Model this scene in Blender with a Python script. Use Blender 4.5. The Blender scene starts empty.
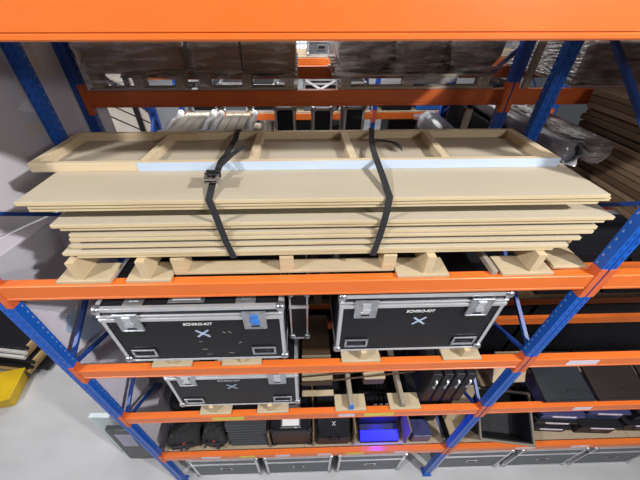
import bpy, bmesh, math, random
from mathutils import Vector, Matrix
random.seed(7)
C = bpy.context.scene.collection
H = 4.75                       # the lens hangs this high above the floor; all heights below are written from the lens
FLOOR = -H
R = math.radians

# ------------------------------------------------------------------ materials
MATS = {}
def mat(name, col, rough=.5, metal=0., var=None, scale=8., stretch=(1,1,1), amt=.5, bump=0., bscale=None, spec=.5, emit=None, alpha=None, detail=4.):
    if name in MATS: return MATS[name]
    m = bpy.data.materials.new(name); m.use_nodes = True
    nt = m.node_tree; N = nt.nodes; L = nt.links
    b = N['Principled BSDF']
    b.inputs['Base Color'].default_value = (*col, 1); b.inputs['Roughness'].default_value = rough
    b.inputs['Metallic'].default_value = metal; b.inputs['Specular IOR Level'].default_value = spec
    tc = N.new('ShaderNodeTexCoord'); mp = N.new('ShaderNodeMapping'); mp.inputs['Scale'].default_value = stretch
    L.new(tc.outputs['Object'], mp.inputs['Vector'])
    if var is not None:
        nz = N.new('ShaderNodeTexNoise'); nz.inputs['Scale'].default_value = scale; nz.inputs['Detail'].default_value = detail
        L.new(mp.outputs['Vector'], nz.inputs['Vector'])
        rp = N.new('ShaderNodeValToRGB'); rp.color_ramp.elements[0].position = .5-amt*.5; rp.color_ramp.elements[1].position = .5+amt*.5
        rp.color_ramp.elements[0].color = (*col, 1); rp.color_ramp.elements[1].color = (*var, 1)
        L.new(nz.outputs['Fac'], rp.inputs['Fac']); L.new(rp.outputs['Color'], b.inputs['Base Color'])
    if bump:
        n2 = N.new('ShaderNodeTexNoise'); n2.inputs['Scale'].default_value = bscale or scale*3; n2.inputs['Detail'].default_value = 3
        L.new(mp.outputs['Vector'], n2.inputs['Vector'])
        bp = N.new('ShaderNodeBump'); bp.inputs['Strength'].default_value = bump; bp.inputs['Distance'].default_value = .02
        L.new(n2.outputs['Fac'], bp.inputs['Height']); L.new(bp.outputs['Normal'], b.inputs['Normal'])
    if emit:
        b.inputs['Emission Color'].default_value = (*emit[0], 1); b.inputs['Emission Strength'].default_value = emit[1]
    if alpha is not None: b.inputs['Alpha'].default_value = alpha
    MATS[name] = m
    return m

def post_mat(name, col, dark):
    """painted steel with the two rows of punched slots on its face and one on each side"""
    m = mat(name, col, .38, var=tuple(c*.82 for c in col), scale=5)
    nt = m.node_tree; N = nt.nodes; L = nt.links; b = N['Principled BSDF']
    src = b.inputs['Base Color'].links[0].from_socket
    tc = N.new('ShaderNodeTexCoord'); sp = N.new('ShaderNodeSeparateXYZ'); L.new(tc.outputs['Object'], sp.inputs[0])
    def mth(op, a, c=None, v=None):
        n = N.new('ShaderNodeMath'); n.operation = op
        L.new(a, n.inputs[0])
        if c is not None: L.new(c, n.inputs[1])
        if v is not None: n.inputs[1].default_value = v
        return n.outputs[0]
    ax = mth('ABSOLUTE', sp.outputs['X'])
    colx = mth('LESS_THAN', mth('ABSOLUTE', mth('SUBTRACT', ax, v=.021)), v=.0032)
    fr = mth('LESS_THAN', mth('FRACT', mth('DIVIDE', sp.outputs['Z'], v=.05)), v=.5)
    face = mth('LESS_THAN', sp.outputs['Y'], v=.004)
    slot = mth('MULTIPLY', mth('MULTIPLY', colx, fr), face)
    fr2 = mth('LESS_THAN', mth('FRACT', mth('DIVIDE', sp.outputs['Z'], v=.05)), v=.28)
    coly = mth('LESS_THAN', mth('ABSOLUTE', mth('SUBTRACT', sp.outputs['Y'], v=.04)), v=.004)
    side = mth('GREATER_THAN', ax, v=.0355)
    dot = mth('MULTIPLY', mth('MULTIPLY', coly, fr2), side)
    mx = N.new('ShaderNodeMix'); mx.data_type = 'RGBA'; L.new(slot, mx.inputs['Factor'])
    L.new(src, mx.inputs[6]); mx.inputs[7].default_value = (*dark, 1)
    m2 = N.new('ShaderNodeMix'); m2.data_type = 'RGBA'; L.new(dot, m2.inputs['Factor'])
    L.new(mx.outputs[2], m2.inputs[6]); m2.inputs[7].default_value = (.30, .33, .50, 1)  # pale dots paint the light showing through the side holes
    L.new(m2.outputs[2], b.inputs['Base Color'])
    return m

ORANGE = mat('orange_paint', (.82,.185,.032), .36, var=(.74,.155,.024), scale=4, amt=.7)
ORANGE_SHADED = mat('orange_paint_shaded', (.50,.10,.016), .45, var=(.40,.075,.012), scale=4)  # same orange paint, darkened to put the rear rack's shade into the colour
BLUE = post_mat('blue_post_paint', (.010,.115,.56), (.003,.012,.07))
BLUE_SHADED = post_mat('blue_post_paint_shaded', (.010,.065,.34), (.05,.07,.14))  # same blue with the shade on the rear posts mixed in
BLUE_BRACE = mat('blue_brace_paint', (.012,.055,.27), .4)
CONN = mat('orange_connector', (.72,.16,.06), .45, var=(.6,.11,.03), scale=20)
CONN_SLOT = mat('connector_slot', (.05,.015,.02), .7)
MDF = [mat('mdf_%s' % n, c, .75, var=v, scale=3, stretch=(.6,2,2), amt=.9, spec=.25) for n, c, v in
       (('sand',(.53,.465,.36),(.47,.41,.31)), ('straw',(.57,.50,.385),(.51,.445,.335)), ('grey',(.50,.44,.345),(.44,.385,.30)))]
MDF_EDGE = mat('mdf_cut_edge', (.70,.57,.36), .8, var=(.57,.44,.265), scale=10, stretch=(.4,1,6), spec=.2)
PINE = mat('pine_timber', (.66,.53,.34), .65, var=(.54,.41,.25), scale=6, stretch=(1,1,14), amt=.8, spec=.3)
PINE_L = mat('pine_batten', (.70,.585,.41), .65, var=(.57,.45,.29), scale=5, stretch=(.5,6,14), amt=.8, spec=.3)
PINE_GREY = mat('weathered_timber', (.40,.34,.27), .8, var=(.27,.23,.19), scale=7, stretch=(8,.6,4), amt=.9, spec=.2)
PLATE = mat('plywood_plate', (.58,.475,.32), .7, var=(.47,.375,.245), scale=6, stretch=(1,5,2), amt=.8, spec=.25)
PALE_BLUE = mat('pale_blue_primer', (.47,.57,.74), .55, var=(.52,.62,.75), scale=9, stretch=(.5,2,2))
BLACK_LAM = mat('black_laminate', (.010,.011,.014), .45, var=(.016,.016,.02), scale=30, amt=.6, spec=.25)
BLACK_PL = mat('black_plastic', (.010,.010,.013), .5, var=(.017,.017,.022), scale=14, spec=.25)
BLACK_FAB = mat('black_fabric', (.010,.010,.012), .85, var=(.026,.026,.03), scale=30, bump=.5, bscale=18)
BLACK_GLOSS = mat('black_glossy_board', (.016,.020,.026), .3, var=(.03,.035,.042), scale=3, spec=.35)
ALU = mat('aluminium_edge', (.78,.79,.82), .35, .6, var=(.66,.67,.71), scale=12)
CHROME = mat('zinc_hardware', (.60,.62,.66), .28, .8, var=(.40,.42,.46), scale=25)
WHITE = mat('white_card', (.85,.85,.86), .6)
LABELW = mat('white_label', (.80,.76,.84), .6, var=(.66,.56,.66), scale=40)
LABELY = mat('yellow_green_label', (.68,.72,.10), .6, var=(.75,.55,.10), scale=14)
TAPE_B = mat('blue_white_tape', (.30,.45,.75), .6, var=(.62,.66,.72), scale=30)
TAPE_C = mat('blue_tape', (.05,.20,.62), .6)
STRAP = mat('black_webbing', (.014,.014,.017), .7, var=(.028,.028,.03), scale=60)
STEEL = mat('ratchet_steel', (.42,.38,.33), .4, .6, var=(.3,.27,.24), scale=30)
CARD = mat('brown_cardboard', (.25,.155,.085), .75, var=(.21,.13,.075), scale=3, spec=.3)
CARD_FILM = mat('cardboard_under_film', (.22,.135,.075), .4, var=(.28,.20,.14), scale=3.2, stretch=(.7,1,4), amt=.35, bump=.45, bscale=10, spec=.6)  # paler streaks paint the gloss of the film into the cardboard colour
DARK_FILM = mat('dark_stretch_film', (.055,.045,.042), .22, var=(.30,.27,.26), scale=6, stretch=(1,1,5), amt=.4, bump=.9, bscale=13, spec=.8)
GREY_FILM = mat('grey_film_sheet', (.60,.58,.63), .34, var=(.72,.70,.75), scale=2.2, amt=.9, bump=.18, bscale=5, spec=.5)
PALE_FILM = mat('pale_film_sheet', (.50,.49,.55), .32, var=(.62,.60,.66), scale=3, amt=.9, bump=.25, bscale=6, spec=.5)
ROLL_FILM = mat('shiny_grey_film', (.15,.15,.17), .2, var=(.36,.36,.40), scale=5, stretch=(1,.5,1), amt=.6, bump=.6, bscale=9, spec=.8)
PAPER = mat('beige_paper', (.66,.58,.50), .8, var=(.72,.66,.60), scale=6)
WHITE_FILM = mat('white_bag_film', (.72,.72,.72), .3, var=(.86,.86,.86), scale=6, bump=.5, bscale=14, spec=.6)
PALE_WOOD = mat('pale_plank', (.84,.78,.66), .7, var=(.72,.66,.55), scale=5, stretch=(4,.6,4))
BROWN_PLANK = [mat('brown_plank_%s' % n, c, .75, var=tuple(q*.72 for q in c), scale=5, stretch=(5,.5,5), spec=.25) for n, c in
               (('light',(.27,.185,.115)), ('mid',(.19,.125,.075)), ('dark',(.12,.075,.045)))]
CONCRETE = mat('polished_concrete', (.60,.61,.63), .32, var=(.45,.455,.47), scale=1.6, stretch=(1,2.2,1), amt=.75, bump=.05, bscale=40, detail=8)
WALLM = mat('pale_wall_panels', (.62,.63,.66), .8, var=(.52,.54,.58), scale=1.2)
YELLOW = mat('yellow_plastic', (.72,.47,.01), .45, var=(.60,.38,.01), scale=6)
RED = mat('red_plastic', (.62,.02,.02), .45)
GOLD = mat('oak_edging', (.58,.40,.18), .55, var=(.44,.29,.12), scale=9, stretch=(1,6,6))
PANE = mat('daylight_pane', (.8,.87,.95), .2, emit=((.80,.90,1.), 1.7))
FRAME_W = mat('white_window_frame', (.70,.72,.75), .5)
GREY_LID = mat('grey_case_laminate', (.13,.14,.16), .5, var=(.10,.11,.13), scale=10)
BLUE_PL = mat('blue_plastic', (.03,.16,.62), .4)
LED = mat('blue_led', (.0,.0,.5), .4, emit=((.004,.004,1.), 1.6))
NAVY = mat('navy_plastic', (.035,.04,.13), .4, var=(.05,.055,.16), scale=12)
SHELF = mat('chipboard_shelf', (.47,.37,.26), .8, var=(.33,.26,.18), scale=60, amt=.8, spec=.2)
FOAM = mat('white_foam', (.80,.80,.76), .7, var=(.66,.66,.64), scale=12, bump=.4)

# ------------------------------------------------------------------ mesh helpers
class MB:
    def __init__(s): s.bm = bmesh.new()
    def box(s, x0, x1, y0, y1, z0, z1):
        return s.rbox(((x0+x1)/2, (y0+y1)/2, (z0+z1)/2), (x1-x0, y1-y0, z1-z0))
    def rbox(s, c, size, rot=None, taper=1.):
        M = Matrix.Translation(c) @ ((rot if rot is not None else Matrix()).to_4x4())
        vs = []
        for z in (-1, 1):
            k = taper if z > 0 else 1.
            for x, y in ((-1,-1),(1,-1),(1,1),(-1,1)):
                vs.append(s.bm.verts.new(M @ Vector((x*size[0]/2*k, y*size[1]/2*k, z*size[2]/2))))
        for f in ((0,3,2,1),(4,5,6,7),(0,1,5,4),(1,2,6,5),(2,3,7,6),(3,0,4,7)): s.bm.faces.new([vs[i] for i in f])
        return vs
    def prism(s, pts, axis, a, b):
        """polygon pts in the two other axes, swept along axis from a to b"""
        def P(u, v, w): return {'x':(w,u,v), 'y':(u,w,v), 'z':(u,v,w)}[axis]
        A = [s.bm.verts.new(P(u,v,a)) for u,v in pts]; B = [s.bm.verts.new(P(u,v,b)) for u,v in pts]
        n = len(pts)
        for i in range(n): s.bm.faces.new((A[i], A[(i+1)%n], B[(i+1)%n], B[i]))
        s.bm.faces.new(list(reversed(A))); s.bm.faces.new(B)
    def cyl(s, p0, p1, r0, r1=None, seg=20, rings=1, wob=0.):
        p0, p1 = Vector(p0), Vector(p1); r1 = r0 if r1 is None else r1
        q = (p1-p0).to_track_quat('Z','Y'); prev = None; first = None
        for k in range(rings+1):
            t = k/rings; c = p0.lerp(p1, t); r = r0+(r1-r0)*t
            ring = [s.bm.verts.new(c + q @ Vector((math.cos(a)*r*(1+random.uniform(-wob,wob)), math.sin(a)*r*(1+random.uniform(-wob,wob)), 0))) for a in [2*math.pi*i/seg for i in range(seg)]]
            if prev:
                for i in range(seg): s.bm.faces.new((prev[i], prev[(i+1)%seg], ring[(i+1)%seg], ring[i]))
            else: first = ring
            prev = ring
        s.bm.faces.new(list(reversed(first))); s.bm.faces.new(prev)
    def tube(s, pts, r, seg=8):
        pts = [Vector(p) for p in pts]; prev = None; first = None
        for k, p in enumerate(pts):
            d = (pts[min(k+1,len(pts)-1)]-pts[max(k-1,0)]).normalized(); q = d.to_track_quat('Z','Y')
            ring = [s.bm.verts.new(p + q @ Vector((math.cos(a)*r, math.sin(a)*r, 0))) for a in [2*math.pi*i/seg for i in range(seg)]]
            if prev:
                for i in range(seg): s.bm.faces.new((prev[i], prev[(i+1)%seg], ring[(i+1)%seg], ring[i]))
            else: first = ring
            prev = ring
        s.bm.faces.new(list(reversed(first))); s.bm.faces.new(prev)
    def ribbon(s, pts, w, th=.003, wdir=(1,0,0)):
        """flat webbing through pts, width w along wdir"""
        pts = [Vector(p) for p in pts]; wd = Vector(wdir).normalized(); prev = None; first = None
        for k, p in enumerate(pts):
            d = (pts[min(k+1,len(pts)-1)]-pts[max(k-1,0)]).normalized()
            a = (wd - d*wd.dot(d)).normalized(); n = d.cross(a)
            ring = [s.bm.verts.new(p + a*sa*w/2 + n*sn*th/2) for sa, sn in ((-1,-1),(1,-1),(1,1),(-1,1))]
            if prev:
                for i in range(4): s.bm.faces.new((prev[i], prev[(i+1)%4], ring[(i+1)%4], ring[i]))
            else: first = ring
            prev = ring
        s.bm.faces.new(list(reversed(first))); s.bm.faces.new(prev)
    def ball(s, c, r, seg=12, n=8, sc=(1,1,1), sq=1., wob=0.):
        def e(v): return math.copysign(abs(v)**sq, v)
        c = Vector(c); rows = []
        for i in range(1, n):
            th = math.pi*i/n
            rows.append([s.bm.verts.new(c + Vector((e(math.sin(th))*e(math.cos(a))*r*sc[0], e(math.sin(th))*e(math.sin(a))*r*sc[1], e(math.cos(th))*r*sc[2]))*(1+random.uniform(-wob,wob))) for a in [2*math.pi*j/seg for j in range(seg)]])
        t = s.bm.verts.new(c+Vector((0,0,r*sc[2]))); b = s.bm.verts.new(c-Vector((0,0,r*sc[2])))
        for j in range(seg):
            k = (j+1)%seg
            s.bm.faces.new((t, rows[0][j], rows[0][k])); s.bm.faces.new((b, rows[-1][k], rows[-1][j]))
            for i in range(len(rows)-1): s.bm.faces.new((rows[i][j], rows[i+1][j], rows[i+1][k], rows[i][k]))
    def build(s, name, m, parent=None, bevel=0., smooth=False, loc=(0,0,0), sub=0):
        bmesh.ops.recalc_face_normals(s.bm, faces=s.bm.faces)
        me = bpy.data.meshes.new(name); s.bm.to_mesh(me); s.bm.free()
        for q in (m if isinstance(m, (list, tuple)) else [m]): me.materials.append(q)
        if smooth:
            for p in me.polygons: p.use_smooth = True
        o = bpy.data.objects.new(name, me); C.objects.link(o); o.parent = parent; o.location = loc
        if bevel:
            md = o.modifiers.new('bevel','BEVEL'); md.width = bevel; md.segments = 2; md.limit_method = 'ANGLE'; md.angle_limit = R(40)
        if sub:
            md = o.modifiers.new('subdivide','SUBSURF'); md.levels = sub; md.render_levels = sub
        return o

def tag(o, label, cat, group=None, kind=None):
    o['label'] = label; o['category'] = cat
    if group: o['group'] = group
    if kind: o['kind'] = kind
    return o
def thing(name, label, cat, loc=(0,0,0), rz=0., group=None):
    o = bpy.data.objects.new(name, None); C.objects.link(o); o.empty_display_size = .1
    o.location = loc; o.rotation_euler = (0,0,rz)
    return tag(o, label, cat, group)
def struct(o): o['kind'] = 'structure'; return o
def one_box(name, label, cat, x0,x1,y0,y1,z0,z1, m, group=None, bevel=.004, rot=None, build=True):
    b = MB(); c = Vector(((x0+x1)/2,(y0+y1)/2,z0))
    b.rbox((0,0,(z1-z0)/2), (x1-x0,y1-y0,z1-z0), rot)
    return tag(b.build(name, m, None, bevel, loc=c), label, cat, group)

def text_mesh(s, size, name, m, parent, loc, rot=(R(90),0,0), shear=0.):
    cu = bpy.data.curves.new(name, 'FONT'); cu.body = s; cu.size = size; cu.align_x = 'CENTER'; cu.align_y = 'CENTER'; cu.extrude = .0006; cu.shear = shear; cu.offset = .0006
    t = bpy.data.objects.new(name, cu); C.objects.link(t)
    dg = bpy.context.evaluated_depsgraph_get(); me = bpy.data.meshes.new_from_object(t.evaluated_get(dg))
    bpy.data.objects.remove(t); bpy.data.curves.remove(cu)
    me.materials.clear(); me.materials.append(m)
    me.transform(Matrix.LocRotScale(Vector(loc), __import__('mathutils').Euler(rot), None))
    o = bpy.data.objects.new(name, me); C.objects.link(o); o.parent = parent
    return o

# ------------------------------------------------------------------ the setting
b = MB(); b.box(-9, 10, -4, 15, FLOOR-.1, FLOOR); struct(b.build('floor', CONCRETE))
b = MB(); b.box(-9, 10, 14.6, 14.8, FLOOR, 4.5); struct(b.build('wall_back', WALLM))
w = MB()
for k in range(7): w.box(-1.2+.6*k-.03, -1.2+.6*k+.03, 14.50, 14.6, -2.6, -.2)
for k in range(5): w.box(-1.2, 2.4, 14.51, 14.6, -2.6+.6*k-.03, -2.6+.6*k+.03)
wf = struct(w.build('window_1', FRAME_W))
p = MB(); p.box(-1.2, 2.4, 14.54, 14.58, -2.6, -.2); p.build('window_pane', PANE, wf)

# ------------------------------------------------------------------ racking
POSTW, POSTD = .075, .055
def upright(root, xc, yf, z0, z1, m, back=False):
    """omega-section rack post; the local origin is the middle of its front face"""
    w, d, t, g = POSTW/2, POSTD, .004, .007
    pts = [(-w,0),(-.008,0),(-.005,.005),(.005,.005),(.008,0),(w,0),(w,d),(w-.015,d),(w-.015,d-t),(w-t,d-t),(w-t,t),(.010,t),(.007,.009),(-.007,.009),(-.010,t),(-w+t,t),(-w+t,d-t),(-w+.015,d-t),(-w+.015,d),(-w,d)]
    mb = MB(); mb.prism(pts, 'z', z0, z1)
    o = mb.build('upright', m, root, loc=(xc, yf, 0))
    f = MB(); f.box(-w-.02, w+.02, -.02, d+.02, FLOOR, FLOOR+.006); f.build('foot_plate', m, o)
    return o
def beam(root, x0, x1, yf, ztop, h=.105, d=.05, back=False, m=ORANGE, conn=True, stickers=()):
    """box beam with a rounded lower lip; yf is its outer face"""
    sgn = -1 if back else 1
    prof = [(0,ztop-.004),(.004,ztop),(d,ztop),(d,ztop-h),(.004,ztop-h),(0,ztop-h+.005),(0,ztop-h+.016),(.0035,ztop-h+.018),(.0035,ztop-h+.021),(0,ztop-h+.023)]
    prof = [(yf+sgn*u, v) for u,v in prof]
    mb = MB(); mb.prism(prof, 'x', x0+.003, x1-.003); o = mb.build('beam', m, root)
    if conn:
        for xe, s in ((x0,1),(x1,-1)):
            c = MB()
            ya, yb = (yf-.0045, yf-.0005) if not back else (yf+.0005, yf+.0045)
            c.box(min(xe, xe-s*.031), max(xe, xe-s*.031), ya, yb, ztop-.16, ztop+.045)      # plate lapping the post face
            c.box(min(xe+s*.0005, xe+s*.0045), max(xe+s*.0005, xe+s*.0045), min(ya, yf+sgn*d), max(ya, yf+sgn*d), ztop-.16, ztop+.045)
            q = c.build('beam_connector', CONN if m is ORANGE else m, o)
    for (xa, xb, mm) in stickers:
        s = MB(); s.box(xa, xb, yf-.0014, yf-.0002, ztop-h+.028, ztop-.022)
        s.build('label_sticker', mm, o)
    return o
def brace(root, x, y0, z0, y1, z1, m=BLUE_BRACE):
    mb = MB(); a, c = Vector((x,y0,z0)), Vector((x,y1,z1)); d = (c-a)
    q = d.to_track_quat('Z','X').to_matrix()
    mb.rbox((a+c)/2, (.028,.028,d.length), q) if False else mb.rbox((a+c)/2, (.03,.022,d.length), Matrix.Rotation(0,3,'Z') @ Matrix((Vector((1,0,0)), d.cross(Vector((1,0,0))).normalized(), d.normalized())).transposed())
    mb.build('brace', m, root, .003)

XL, XR, XE = -1.5675, 1.54, 5.62      # post centre lines: left end, middle, right end
F2, B2 = 2.33, 3.36
Z2, Z2b = -.507, -1.47
F1, B1 = 1.03, 1.985                  # outer faces of the front rack
INL, INR = XL+POSTW/2, XR-POSTW/2
L = {0:.018, 1:-1.104, 2:-1.934, 3:-2.735, 4:-3.765}
rk = thing('pallet_rack', 'nearest blue and orange pallet rack, holding the strapped MDF boards and black flight cases', 'rack', (0,0,FLOOR))
def up(z): return z-FLOOR
def rel(o):                            # children of the rack are written in lens heights; lift them into the root's frame
    return o
for xc in (XL, XR, XE):
    upright(rk, xc, F1, FLOOR+.001, .75, BLUE); upright(rk, xc, B1-POSTD, FLOOR+.001, .75, BLUE)
    z = [-.66, -1.30, -1.87, -2.28, -2.80, -3.4, -4.0, -4.5]
    ys = (F1+.04, B1-.03)
    bx = xc+(.018 if xc == XL else 0); brace(rk, bx, ys[1]-.01, .02, ys[0], -.62)
    for k in range(7): brace(rk, bx, ys[k%2], z[k]-.0-(.03 if k%2==0 else .03), ys[(k+1)%2], z[k+1]+.0)
STK = {2:{}, 3:{}, 4:{}}
main_st = {3: [(-.80,-.53,LABELY),(.50,.76,LABELY),(.28,.42,LABELW)], 4: [(-1.12,-.92,LABELW),(-.72,-.55,LABELY),(-.33,-.18,LABELW),(.12,.27,LABELW),(.42,.62,LABELY),(.95,1.1,LABELW)]}
right_st = {2: [(1.84,2.06,LABELW)], 3: [(2.34,2.50,LABELW)], 4: [(2.28,2.5,LABELW),(2.9,3.1,LABELW)]}
for k, z in L.items():
    h = .112 if k == 0 else .105
    beam(rk, INL, INR, F1, z, h, stickers=main_st.get(k, ())); beam(rk, INL, INR, B1, z, h, back=True)
    beam(rk, XR+POSTW/2, XE-POSTW/2, F1, z, h, stickers=right_st.get(k, ())); beam(rk, XR+POSTW/2, XE-POSTW/2, B1, z, h, back=True)
for x0, x1 in ((INL+.01,-.52),(-.515,.50),(.505,INR-.01),(XR+.05,3.55),(3.555,5.56)):
    d = MB(); d.box(x0,x1,F1+.003,B1-.003,L[0]+.001,L[0]+.019); d.build('deck_panel', SHELF, rk)  # unseen top deck, put in to cast shade on the boards below
for x0, x1 in ((INL+.01,-.02),(-.015,INR-.01),(XR+.05,3.55),(3.555,5.56)):
    d = MB(); d.box(x0,x1,F1+.055,B1-.003,L[4]+.001,L[4]+.019); d.build('deck_panel', SHELF, rk)
for ch in rk.children: ch.location.z += H
# second rack, back to back with the first
r2 = thing('pallet_rack', 'darker rack standing behind the nearest one, holding film-wrapped pallets and rolls', 'rack', (0,0,FLOOR))
for xc in (XL, XR, XE):
    upright(r2, xc, F2, FLOOR+.001, 1.2, BLUE_SHADED); upright(r2, xc, B2-POSTD, FLOOR+.001, 1.2, BLUE_SHADED)
    z = [-.2, -.95, -1.7, -2.4, -3.1, -3.8, -4.5]
    for k in range(6): brace(r2, xc, (F2+.04,B2-.04)[k%2], z[k]-.03, (F2+.04,B2-.04)[(k+1)%2], z[k+1])
for z in (Z2, Z2b, -2.9):
    for x0, x1 in ((INL,INR),(XR+POSTW/2,XE-POSTW/2)):
        beam(r2, x0, x1, F2, z, .108, m=ORANGE_SHADED); beam(r2, x0, x1, B2, z, .108, back=True, m=ORANGE_SHADED)
for x0, x1 in ((INL+.01,0),(.005,INR-.01)):
    d = MB(); d.box(x0,x1,F2+.003,B2-.003,Z2b+.001,Z2b+.019); d.build('deck_panel', SHELF, r2)
for x0, x1 in ((INL+.01,0),(.005,INR-.01),(XR+.05,3.55),(3.555,5.56)):
    d = MB(); d.box(x0,x1,F2+.003,B2-.003,-2.899,-2.881); d.build('deck_panel', BROWN_PLANK[2], r2)
for ch in r2.children: ch.location.z += H
# third rack, across the far aisle
F3, B3 = 5.3, 6.3
r3 = thing('pallet_rack', 'farthest rack across the rear aisle, glimpsed under the dark orange beam', 'rack', (0,0,FLOOR))
for xc in (-2.0, 1.26, 4.4):
    upright(r3, xc, F3, FLOOR+.001, 1.2, BLUE); upright(r3, xc, B3-POSTD, FLOOR+.001, 1.2, BLUE)
    for k in range(5): brace(r3, xc, (F3+.04,B3-.04)[k%2], -.4-.7*k, (F3+.04,B3-.04)[(k+1)%2], -1.07-.7*k)
for z in (-.70, -1.51, -2.5):
    for x0, x1 in ((-2.0+POSTW/2,1.26-POSTW/2),(1.26+POSTW/2,4.4-POSTW/2)):
        beam(r3, x0, x1, F3, z, .11, stickers=[(1.95,2.12,LABELW)] if (x0 > 0 and z == -1.51) else ()); beam(r3, x0, x1, B3, z, .11, back=True)
for z in (-.70, -1.51, -2.5):
    for x0, x1 in ((-1.95,-.4),(-.395,1.2),(1.31,2.8),(2.805,4.34)):
        d = MB(); d.box(x0,x1,F3+.003,B3-.003,z+.001,z+.019); d.build('deck_panel', SHELF, r3)
for ch in r3.children: ch.location.z += H

# ------------------------------------------------------------------ MDF boards on level 1
def board(name, label, x0, x1, y0, y1, z0, th, m, sag=0., rz=0., group=None):
    n = 10; b = MB(); top, bot = [], []
    cx, cy = (x0+x1)/2, (y0+y1)/2
    for i in range(n+1):
        x = x0+(x1-x0)*i/n - cx; dz = sag*math.cos(math.pi*(i/n*2-1)) * .5
        for row, zz in ((bot, 0),(top, th)):
            row.append([b.bm.verts.new((x, y-cy, zz+dz)) for y in (y0,y1)])
    F = b.bm.faces
    for i in range(n):
        F.new((top[i][0],top[i+1][0],top[i+1][1],top[i][1])); F.new((bot[i][0],bot[i][1],bot[i+1][1],bot[i+1][0]))
        for j in (0,1): F.new((bot[i][j],bot[i+1][j],top[i+1][j],top[i][j])).material_index = 1
    for i in (0,n): F.new((bot[i][0],bot[i][1],top[i][1],top[i][0])).material_index = 1
    o = b.build(name, [m, MDF_EDGE], None, .0015, loc=(cx,cy,z0)); o.rotation_euler.z = rz
    return tag(o, label, 'board', group)
LOWZ = -.970
ordn = ['bottom', 'second lowest', 'third lowest', 'fourth lowest', 'fifth from the bottom', 'fifth from the top', 'fourth from the top', 'third from the top', 'second from the top', 'topmost']
spec = [(-1.085,1.24,1.085),(-1.14,1.30,1.080),(-1.12,1.31,1.112),(-1.085,1.345,1.086),(-1.09,1.36,1.122),(-1.07,1.38,1.084),(-1.065,1.39,1.09),(-1.07,1.375,1.115),(-1.085,1.40,1.088),(-1.11,1.425,1.08)]
z = LOWZ
for i, (xa, xb, ya) in enumerate(spec):
    th = .0178
    board('mdf_board', '%s long MDF board of the lower strapped pile' % ordn[i], xa, xb, ya, ya+.66, z, th, MDF[i%3], group='MDF boards of the lower pile')
    z += th+.0026
LOWTOP = z-.0026
for x in (-.95, -.1, .95):
    one_box('timber_spacer', {-.95:'left',-.1:'middle',.95:'right'}[x]+' timber spacer hidden in the shadow gap between the two board piles', 'spacer', x-.03, x+.03, 1.26, 1.72, LOWTOP+.0005, -.7065, PINE, group='spacers between the board piles')
z = -.706
for i, (xa, xb, ya, nm) in enumerate([(-1.165,1.31,1.092,'lowest'),(-1.155,1.345,1.085,'middle'),(-1.19,1.325,1.078,'top')]):
    board('mdf_board', '%s board of the upper three wide MDF boards, under the open frame' % nm, xa, xb, ya, 1.792, z, .0182, MDF[(1,2,0)[i]], group='MDF boards of the upper pile')
    z += .0188
UPTOP = z-.0006
# open timber frame on top
fr = thing('timber_lattice', 'open pine frame with four cross battens lying on top of the strapped boards', 'frame', (0,0,UPTOP+.001))
FX0, FX1, FY0, FY1, FH = -1.305, 1.275, 1.352, 1.785, .045
def fbox(name, m, *a): q = MB(); q.box(*a, 0, FH); return q.build(name, m, fr, .002)
q = MB(); q.box(FX0+.002, FX1-.002, FY0+.004, FY1-.002, -.0006, .0025); q.build('base_panel', MDF[2], fr)  # greyer board tone, coloured for the shade inside the frame
fbox('long_rail', PINE_L, FX0, FX1, FY0+.003, FY0+.03); fbox('long_rail', PINE_L, FX0, FX1, FY1-.028, FY1)
q = MB(); q.box(-.79, FX1, FY0, FY0+.0028, 0, FH-.001); o = q.build('painted_facing', PALE_BLUE, fr); o['label'] = 'pale blue painted front facing'
fbox('end_rail', PINE_L, FX0, FX0+.045, FY0+.031, FY1-.029); fbox('end_rail', PINE_L, FX1-.045, FX1, FY0+.031, FY1-.029)
for x0, x1 in ((-.768,-.748),(-.245,-.236),(.257,.25),(.715,.735)):
    q = MB(); q.rbox(((x0+x1)/2, (FY0+FY1)/2, FH/2), (.038, FY1-FY0-.062, FH-.002), Matrix.Rotation((x0-x1)/.4, 3, 'Z')); q.build('cross_batten', PINE_L, fr, .002)
q = MB(); q.box(-.86, -.60, FY1-.047, FY1-.0285, .004, FH-.002); q.build('splice_block', PINE, fr, .002)
# ratchet straps
def strap(label, pts, tail, ratchet, tw=(.9,.3,.3)):
    r = thing('ratchet_strap', label, 'strap', pts[-1])
    o = Vector(pts[-1]); g = lambda ps: [Vector(p)-o for p in ps]
    m = MB(); m.ribbon(g(pts), .030, .004); m.build('webbing', STRAP, r)
    m = MB(); m.ribbon(g(tail), .028, .004, tw); m.build('loose_tail', STRAP, r)
    if ratchet:
        c = Vector(ratchet)-o
        rot = Matrix.Rotation(R(-12), 3, 'X')
        m = MB()
        for sx in (-.026, .026): m.rbox(c+Vector((sx,0,.012)), (.004,.075,.030), rot)
        m.rbox(c+Vector((0,-.012,.004)), (.05,.05,.004), rot); m.build('ratchet_frame', STEEL, r, .001)
        m = MB(); m.cyl(c+Vector((-.034,.014,.02)), c+Vector((.034,.014,.02)), .010, seg=12); m.cyl(c+Vector((-.03,.03,.03)), c+Vector((.03,.03,.03)), .006, seg=10); m.build('ratchet_spool', BLACK_PL, r, smooth=True)
        m = MB(); m.rbox(c+Vector((0,-.03,.022)), (.056,.06,.005), Matrix.Rotation(R(-20),3,'X')); m.build('ratchet_handle', STEEL, r, .001)
    return r
FT = UPTOP+.001+FH
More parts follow.
